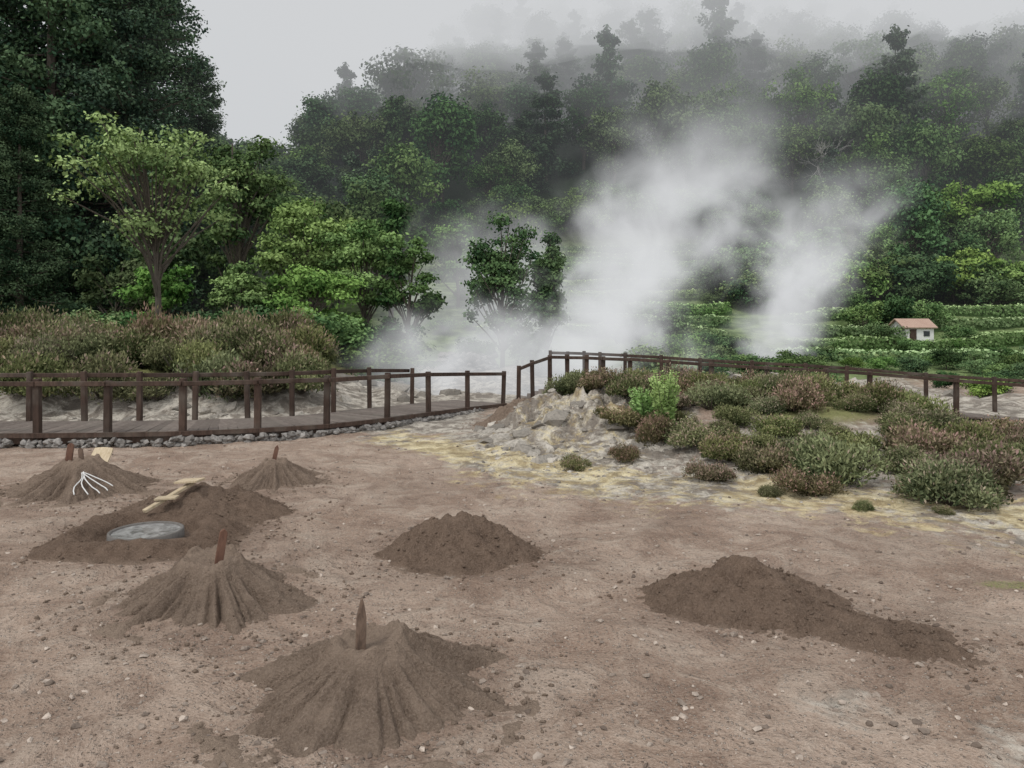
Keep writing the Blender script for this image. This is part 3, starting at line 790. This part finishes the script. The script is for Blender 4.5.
def near_tree(name, x, y, H, R, seed, mleaf, cb=.3, ncl=34, per_=330, leaf=.17, flat=.45, cr=(.2, .34), trunk=.018):
    obj(name, broad_tree(name, seed, H, R, cb, ncl, per_, leaf, flat, mleaf, cr, trunk), None, (x, y, H1(x, y) - .1))
near_tree('pittosporum_tree', -11.9, 26, 9.0, 3.4, 101, M_leaf_light, .28, 60, 300, .15, .48, (.16, .28), .014)
near_tree('broadleaf_tree', -8.8, 32, 7.4, 2.5, 102, M_leaf_light, .22, 34, 360, .17, .5)
near_tree('broadleaf_tree', -5.9, 31, 6.8, 2.1, 103, M_leaf_light, .15, 32, 360, .16, .5)
near_tree('broadleaf_tree', -4.0, 30, 5.6, 1.6, 104, M_leaf_mid, .12, 28, 350, .15, .6)
near_tree('broadleaf_tree', -10.9, 31, 5.0, 1.9, 105, M_leaf_light, .12, 28, 320, .16, .45)
near_tree('broadleaf_tree', -7.1, 27, 3.8, 2.1, 106, M_leaf_light, .1, 30, 340, .14, .5)
near_tree('broadleaf_tree', -13.6, 30, 4.6, 1.8, 107, M_leaf_light, .1, 26, 300, .17, .55)
near_tree('broadleaf_tree', -17, 33, 5.2, 2.4, 108, M_leaf_mid, .1, 28, 300, .18, .55)
near_tree('broadleaf_tree', -.35, 28.4, 6.3, 1.75, 109, M_leaf_deep, -.05, 62, 280, .15, .85, (.16, .32), .013)
near_tree('broadleaf_tree', 1.3, 29.2, 5.9, .85, 110, M_leaf_deep, .0, 34, 230, .15, 1.1, (.25, .45), .012)
near_tree('broadleaf_tree', 6.5, 40, 2.6, 1.6, 111, M_leaf_deep, .05, 20, 260, .2, .6)
near_tree('broadleaf_tree', 8.6, 42, 2.8, 1.5, 112, M_leaf_deep, .05, 20, 260, .2, .6)
near_tree('broadleaf_tree', -11, 42, 9.5, 3.0, 113, M_leaf_mid, .1, 36, 320, .24, .6)
near_tree('broadleaf_tree', -15.5, 44, 13, 3.4, 114, M_leaf_mid, .12, 44, 320, .25, .6)
near_tree('broadleaf_tree', -7.2, 46, 8.5, 2.8, 115, M_leaf_deep, .05, 36, 300, .25, .7)
near_tree('broadleaf_tree', -3.6, 52, 6.5, 2.6, 116, M_leaf_mid, .05, 34, 280, .27, .7)
near_tree('broadleaf_tree', 36, 62, 9.5, 4.4, 117, M_leaf_light, .1, 40, 320, .33, .55)
near_tree('broadleaf_tree', 31, 53, 4.2, 2.6, 118, M_leaf_light, .05, 34, 280, .28, .6)
near_tree('broadleaf_tree', 33.5, 52, 3.6, 2.2, 119, M_leaf_light, .05, 30, 260, .26, .6)
near_tree('broadleaf_tree', 19, 66, 6, 3.0, 120, M_leaf_deep, .05, 34, 280, .3, .6)
near_tree('broadleaf_tree', 24, 60, 5, 3.0, 121, M_leaf_mid, .05, 34, 280, .3, .6)

mb = MB(); rg2 = np.random.default_rng(9)
def branch(p, d, L, r, lv):
    q = p + d * L; mid = (p + q) / 2 + rg2.normal(size=3) * L * .08
    tube(mb, [p, mid, q], [r, r * .8, r * .55], 5, 0)
    if lv == 0: return
    for k in range(4 if lv > 1 else 3):
        nd = nrm(d + rg2.normal(size=3) * .65 + np.array([0, 0, .1]))
        branch(p + (q - p) * rg2.uniform(.5, 1), nd, L * rg2.uniform(.5, .8), r * .55, lv - 1)
branch(np.array([0, 0, 0.]), np.array([.1, 0, 1.]), 4.2, .15, 4)
obj('dead_tree', mb.mesh('dead_tree', [M_bark_pale]), None, (33.2, 84, H1(33.2, 84) + .0))

def hedge(x0, x1, y, h=1.1, w=1.2, slope=0):
    rng = np.random.default_rng(int(x0 * 7 + y * 13) % 9999); mb = MB()
    L = x1 - x0; n = int(L * 170)
    xx = rng.uniform(x0, x1, n); f = rng.random(n)
    top = f < .6
    yo = np.where(top, rng.uniform(-w / 2, w / 2, n), -w / 2 + .08 * rng.normal(size=n))
    wav = lambda q: .8 * np.sin(q * .21 + y * .3) + .25 * np.sin(q * .8 + y)
    hv = .22 * (fbm(xx * .5, xx * 0 + y, 5, 3) - .5) * 2
    zo = np.where(top, h + hv + .05 * rng.normal(size=n), rng.uniform(0, 1, n) * (h + hv))
    yl = y + slope * (xx - x0) + wav(xx)
    zb = height(xx, yl)
    P = np.stack([xx, yl + yo, zb + zo], -1)
    keep = fbm(xx * .33, xx * 0 + y * 3, 55, 2) > .2
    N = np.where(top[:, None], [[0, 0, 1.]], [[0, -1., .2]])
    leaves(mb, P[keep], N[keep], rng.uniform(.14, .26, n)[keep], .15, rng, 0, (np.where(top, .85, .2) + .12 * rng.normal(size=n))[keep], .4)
    segs = max(2, int(L / 1.0)); sx_ = np.linspace(x0, x1, segs + 1)
    for a, b in zip(sx_[:-1], sx_[1:]):
        if fbm(np.array([(a + b) / 2 * .33]), np.array([y * 3.]), 55, 2)[0] < .22: continue
        ya = y + slope * (a - x0) + wav(a); yb_ = y + slope * (b - x0) + wav(b)
        beam(mb, (a, ya, H1(a, ya) + h / 2 - .25), (b, yb_, H1(b, yb_) + h / 2 - .25), w * .8, h * .8, 0, .1)
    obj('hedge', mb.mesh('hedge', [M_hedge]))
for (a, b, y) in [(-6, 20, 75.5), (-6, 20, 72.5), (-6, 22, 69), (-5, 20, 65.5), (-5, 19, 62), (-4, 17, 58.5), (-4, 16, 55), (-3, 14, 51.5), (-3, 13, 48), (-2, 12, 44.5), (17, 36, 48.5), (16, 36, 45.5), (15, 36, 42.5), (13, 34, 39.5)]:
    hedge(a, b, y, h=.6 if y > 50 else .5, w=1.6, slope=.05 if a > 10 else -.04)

hx, hy = 22.4, 43.4; hz = H1(hx, hy) - .15
hou = empty('white_house', (0, 0, 0))
m = NT('white_plaster'); M_pl = m.fin(m.pbr(m.mix(m.noise(3, 4, .6, m.pos()), (.60, .59, .56), (.74, .73, .71)), .85))
m = NT('orange_tile'); wv = m.n('ShaderNodeTexWave'); wv.inputs['Scale'].default_value = 2.5; m.t.links.new(m.objc(), wv.inputs[0])
M_tile = m.fin(m.pbr(m.mix(m.noise(2, 4, .6, m.pos()), (.34, .22, .17), (.46, .33, .26)), .8, m.bump(wv.outputs[1], .5, .04)))
m = NT('dark_glass'); M_gl = m.fin(m.pbr((.03, .035, .04), .15))
mb = MB(); w, dp, hh, rf = 1.6, 1.7, .95, .4
V = [(-w/2,-dp/2,0),(w/2,-dp/2,0),(w/2,dp/2,0),(-w/2,dp/2,0),(-w/2,-dp/2,hh),(w/2,-dp/2,hh),(w/2,dp/2,hh),(-w/2,dp/2,hh)]
mb.add(np.array(V) + [hx, hy, hz], [[0,1,5,4],[1,2,6,5],[2,3,7,6],[3,0,4,7]])
mb.add(np.array([(-w/2,-dp/2,hh),(-w/2,dp/2,hh),(-w/2,0,hh+rf),(w/2,-dp/2,hh),(w/2,dp/2,hh),(w/2,0,hh+rf)]) + [hx, hy, hz], [[0,1,2],[3,5,4]])
obj('walls', mb.mesh('walls', [M_pl]), hou)
mb = MB()
for sgn in (-1, 1):
    beam(mb, (hx, hy + sgn * (dp / 2 + .15), hz + hh - .04), (hx, hy + sgn * .02, hz + hh + rf + .05), w + .3, .06)
obj('roof', mb.mesh('roof', [M_tile]), hou)
mb = MB(); box(mb, (hx - .35, hy - dp / 2 - .01, hz + .42), (.36, .06, .84), tint=.2); obj('door', mb.mesh('door', [M_wood_dark]), hou)
mb = MB(); box(mb, (hx + .4, hy - dp / 2 - .01, hz + .6), (.32, .05, .28)); obj('window', mb.mesh('window', [M_gl]), hou)

# ------------------------------------------------------------------ volumes
def domain(name, x0, x1, y0, y1, z0, z1, mat):
    mb = MB(); box(mb, ((x0 + x1) / 2, (y0 + y1) / 2, (z0 + z1) / 2), (x1 - x0, y1 - y0, z1 - z0))
    return obj(name, mb.mesh(name, [mat]))
def glow_vol(m, dens, L, col):
    ab = m.n('ShaderNodeVolumeAbsorption'); ab.inputs[0].default_value = (0, 0, 0, 1); m.set(ab.inputs[1], dens)
    em = m.n('ShaderNodeEmission'); m.set(em.inputs[0], col)  # emission stands in for daylight scattered inside the volume
    m.set(em.inputs[1], m.math('MULTIPLY', dens, L) if isinstance(dens, bpy.types.NodeSocket) else dens * L)
    ad = m.n('ShaderNodeAddShader'); m.t.links.new(ab.outputs[0], ad.inputs[0]); m.t.links.new(em.outputs[0], ad.inputs[1])
    m.t.links.new(ad.outputs[0], m.out.inputs['Volume'])
    return m.m
# low cloud: nested uniform fog bodies, self-glowing for scattered daylight, billowing undersides
fog = empty('low_cloud')
for k, (zb, dn, L_, col_) in enumerate([(-60, .0014, .62, (.90, .95, 1.0)), (30, .011, .66, (.965, .98, 1)), (40, .025, .66, (.965, .98, 1)), (51, .06, .66, (.965, .98, 1))]):
    gx = np.linspace(-280, 280, 150); gy = np.linspace(45 + k * 2.5, 320, 80)
    GX, GY = np.meshgrid(gx, gy); n_ = GX.size
    bot = zb + 26 * (fbm(GX * .022 + k * .35, GY * .022, 90, 4) - .5) + 9 * (fbm(GX * .07, GY * .07, 93 + k, 3) - .5) + (26 if k else 0) * ss(-18, -60, GX) + 6 * ss(110, 60, GY)
    V = np.concatenate([np.stack([GX, GY, bot], -1).reshape(-1, 3), np.stack([GX, GY, bot * 0 + 190 + k], -1).reshape(-1, 3)])
    nX, nY = 150, 80
    i = np.arange(nY - 1)[:, None] * nX; j = np.arange(nX - 1)[None]
    F = np.stack([i + j, i + nX + j, i + nX + j + 1, i + j + 1], -1).reshape(-1, 4)
    Fl = [F, F[:, ::-1] + n_]
    def side(ix): 
        ix = np.array(ix); return np.stack([ix[:-1], ix[1:], ix[1:] + n_, ix[:-1] + n_], -1)
    Fl += [side(np.arange(nX)), side(np.arange(nX)[::-1] + (nY - 1) * nX), side(np.arange(nY)[::-1] * nX), side(np.arange(nY) * nX + nX - 1)]
    m = NT('cloud_fog'); mt = glow_vol(m, dn, L_, col_)
    mb = MB(); mb.add(V, np.concatenate(Fl)); obj('cloud_layer', mb.mesh('cloud_layer', [mt], False), fog)

def steam(name, X0, Y0, Z0, a, b, r0, k, zt, D, seed, L=.74, ns=.55, bx=None, nk=2.6):  # steam brightness is its own glow, imitating scattered light
    m = NT(name + '_mat'); p = m.objc()
    s = m.n('ShaderNodeSeparateXYZ'); m.t.links.new(p, s.inputs[0])
    t = m.math('SUBTRACT', s.outputs[2], Z0)
    cx = m.math('ADD', m.math('MULTIPLY_ADD', t, a, X0), m.math('MULTIPLY', m.math('MULTIPLY', t, t), b))
    dx = m.math('SUBTRACT', s.outputs[0], cx); dy = m.math('SUBTRACT', s.outputs[1], Y0)
    r = m.math('MULTIPLY_ADD', t, k, r0)
    d = m.math('DIVIDE', m.math('SQRT', m.math('ADD', m.math('MULTIPLY', dx, dx), m.math('MULTIPLY', dy, dy))), r)
    mp = m.n('ShaderNodeMapping'); mp.inputs['Location'].default_value = (seed * 3.1, seed * 1.7, seed); m.t.links.new(p, mp.inputs[0])
    n = m.noise(ns, 4, .6, mp.outputs[0], .5)
    v = m.math('ADD', m.math('SUBTRACT', .9, d), m.math('MULTIPLY_ADD', n, nk, -nk * .5))
    v = m.math('MULTIPLY', m.ramp(v, 0.0, 1.2), m.ramp(d, 1.5, .6))
    v = m.math('MULTIPLY', v, m.ramp(t, zt, zt * .25)); v = m.math('MULTIPLY', v, m.ramp(t, -.3, .3))
    v = m.math('MULTIPLY', v, D)
    mt = glow_vol(m, v, L, (.965, .98, 1.0)); mt.cycles.volume_step_rate = .8
    domain(name, *bx, mt)
steam('steam_plume', 2.5, 26, .3, .52, .0, 2.6, .29, 9.8, .95, 1, bx=(-2.2, 12.8, 22.0, 29.7, .0, 10.0))
steam('steam_plume', 11.0, 33, .3, .38, .0, 2.0, .28, 9.0, .95, 4, bx=(7.4, 19.0, 29.8, 36.8, .0, 9.1))
def lowsteam(name, cx, cy, cz, rx, ry, rz, D, seed, bx, ns=.5):  # drifting steam, also glowing in place of scattered light
    m = NT(name + '_mat'); p = m.objc()
    mp = m.n('ShaderNodeMapping'); mp.inputs['Location'].default_value = (-cx / rx, -cy / ry, -cz / rz); mp.inputs['Scale'].default_value = (1 / rx, 1 / ry, 1 / rz)
    m.t.links.new(p, mp.inputs[0])
    ln = m.n('ShaderNodeVectorMath', operation='LENGTH'); m.t.links.new(mp.outputs[0], ln.inputs[0])
    mp2 = m.n('ShaderNodeMapping'); mp2.inputs['Location'].default_value = (seed * 3.1, seed, 0); m.t.links.new(p, mp2.inputs[0])
    n = m.noise(ns, 3, .58, mp2.outputs[0], .5)
    v = m.ramp(m.math('ADD', m.math('SUBTRACT', .9, ln.outputs[1]), m.math('MULTIPLY_ADD', n, 2.0, -1.0)), 0, 1.0)
    v = m.math('MULTIPLY', m.math('MULTIPLY', v, m.ramp(ln.outputs[1], 1.0, .5)), D)
    mt = glow_vol(m, v, .74, (.965, .98, 1.0)); mt.cycles.volume_step_rate = .8
    domain(name, *bx, mt)
lowsteam('steam_drift', .3, 21.0, .9, 6.4, 1.4, 2.4, 1.5, 2, (-6.1, 6.7, 19.6, 21.95, -.6, 3.3))
lowsteam('steam_drift', 0, 32.5, 3.2, 7.3, 2.6, 5.6, .30, 6, (-7.4, 7.3, 29.9, 35.1, -1, 8.8), .4)

# ------------------------------------------------------------------ world, sun, camera
w = bpy.data.worlds.new('World'); scene.world = w; w.use_nodes = True
nt = w.node_tree; nt.nodes.clear()
out = nt.nodes.new('ShaderNodeOutputWorld'); bg = nt.nodes.new('ShaderNodeBackground')
sk = nt.nodes.new('ShaderNodeTexSky'); sk.sky_type = 'NISHITA'; sk.sun_disc = False
sk.sun_elevation = rad(55); sk.sun_rotation = rad(225)
mx = nt.nodes.new('ShaderNodeMix'); mx.data_type = 'RGBA'; mx.inputs[0].default_value = .85
tc = nt.nodes.new('ShaderNodeTexCoord'); nz_ = nt.nodes.new('ShaderNodeTexNoise'); nz_.inputs['Scale'].default_value = 2.5; nz_.inputs['Detail'].default_value = 4
cr = nt.nodes.new('ShaderNodeMix'); cr.data_type = 'RGBA'
cr.inputs[6].default_value = (7.2, 7.3, 7.5, 1); cr.inputs[7].default_value = (8.8, 8.9, 9.0, 1)
nt.links.new(tc.outputs['Generated'], nz_.inputs['Vector']); nt.links.new(nz_.outputs[0], cr.inputs[0])
nt.links.new(sk.outputs[0], mx.inputs[6]); nt.links.new(cr.outputs[2], mx.inputs[7])
nt.links.new(mx.outputs[2], bg.inputs[0]); bg.inputs[1].default_value = .15
nt.links.new(bg.outputs[0], out.inputs[0])

sl = bpy.data.lights.new('sun', 'SUN'); sl.energy = 1.5; sl.angle = rad(12); sl.color = (1, .97, .92)
so = bpy.data.objects.new('sun', sl); scene.collection.objects.link(so)
so.rotation_euler = (rad(35), 0, rad(-45))

cd = bpy.data.cameras.new('camera'); co = bpy.data.objects.new('camera', cd); scene.collection.objects.link(co)
co.location = (0, 0, 2.0); co.rotation_euler = (rad(90), 0, 0)
cd.sensor_width = 36; cd.lens = 27.2; cd.shift_y = -.0625; cd.clip_end = 3000; cd.clip_start = .05
scene.camera = co
scene.view_settings.view_transform = 'Standard'; scene.view_settings.look = 'None'; scene.view_settings.exposure = 0
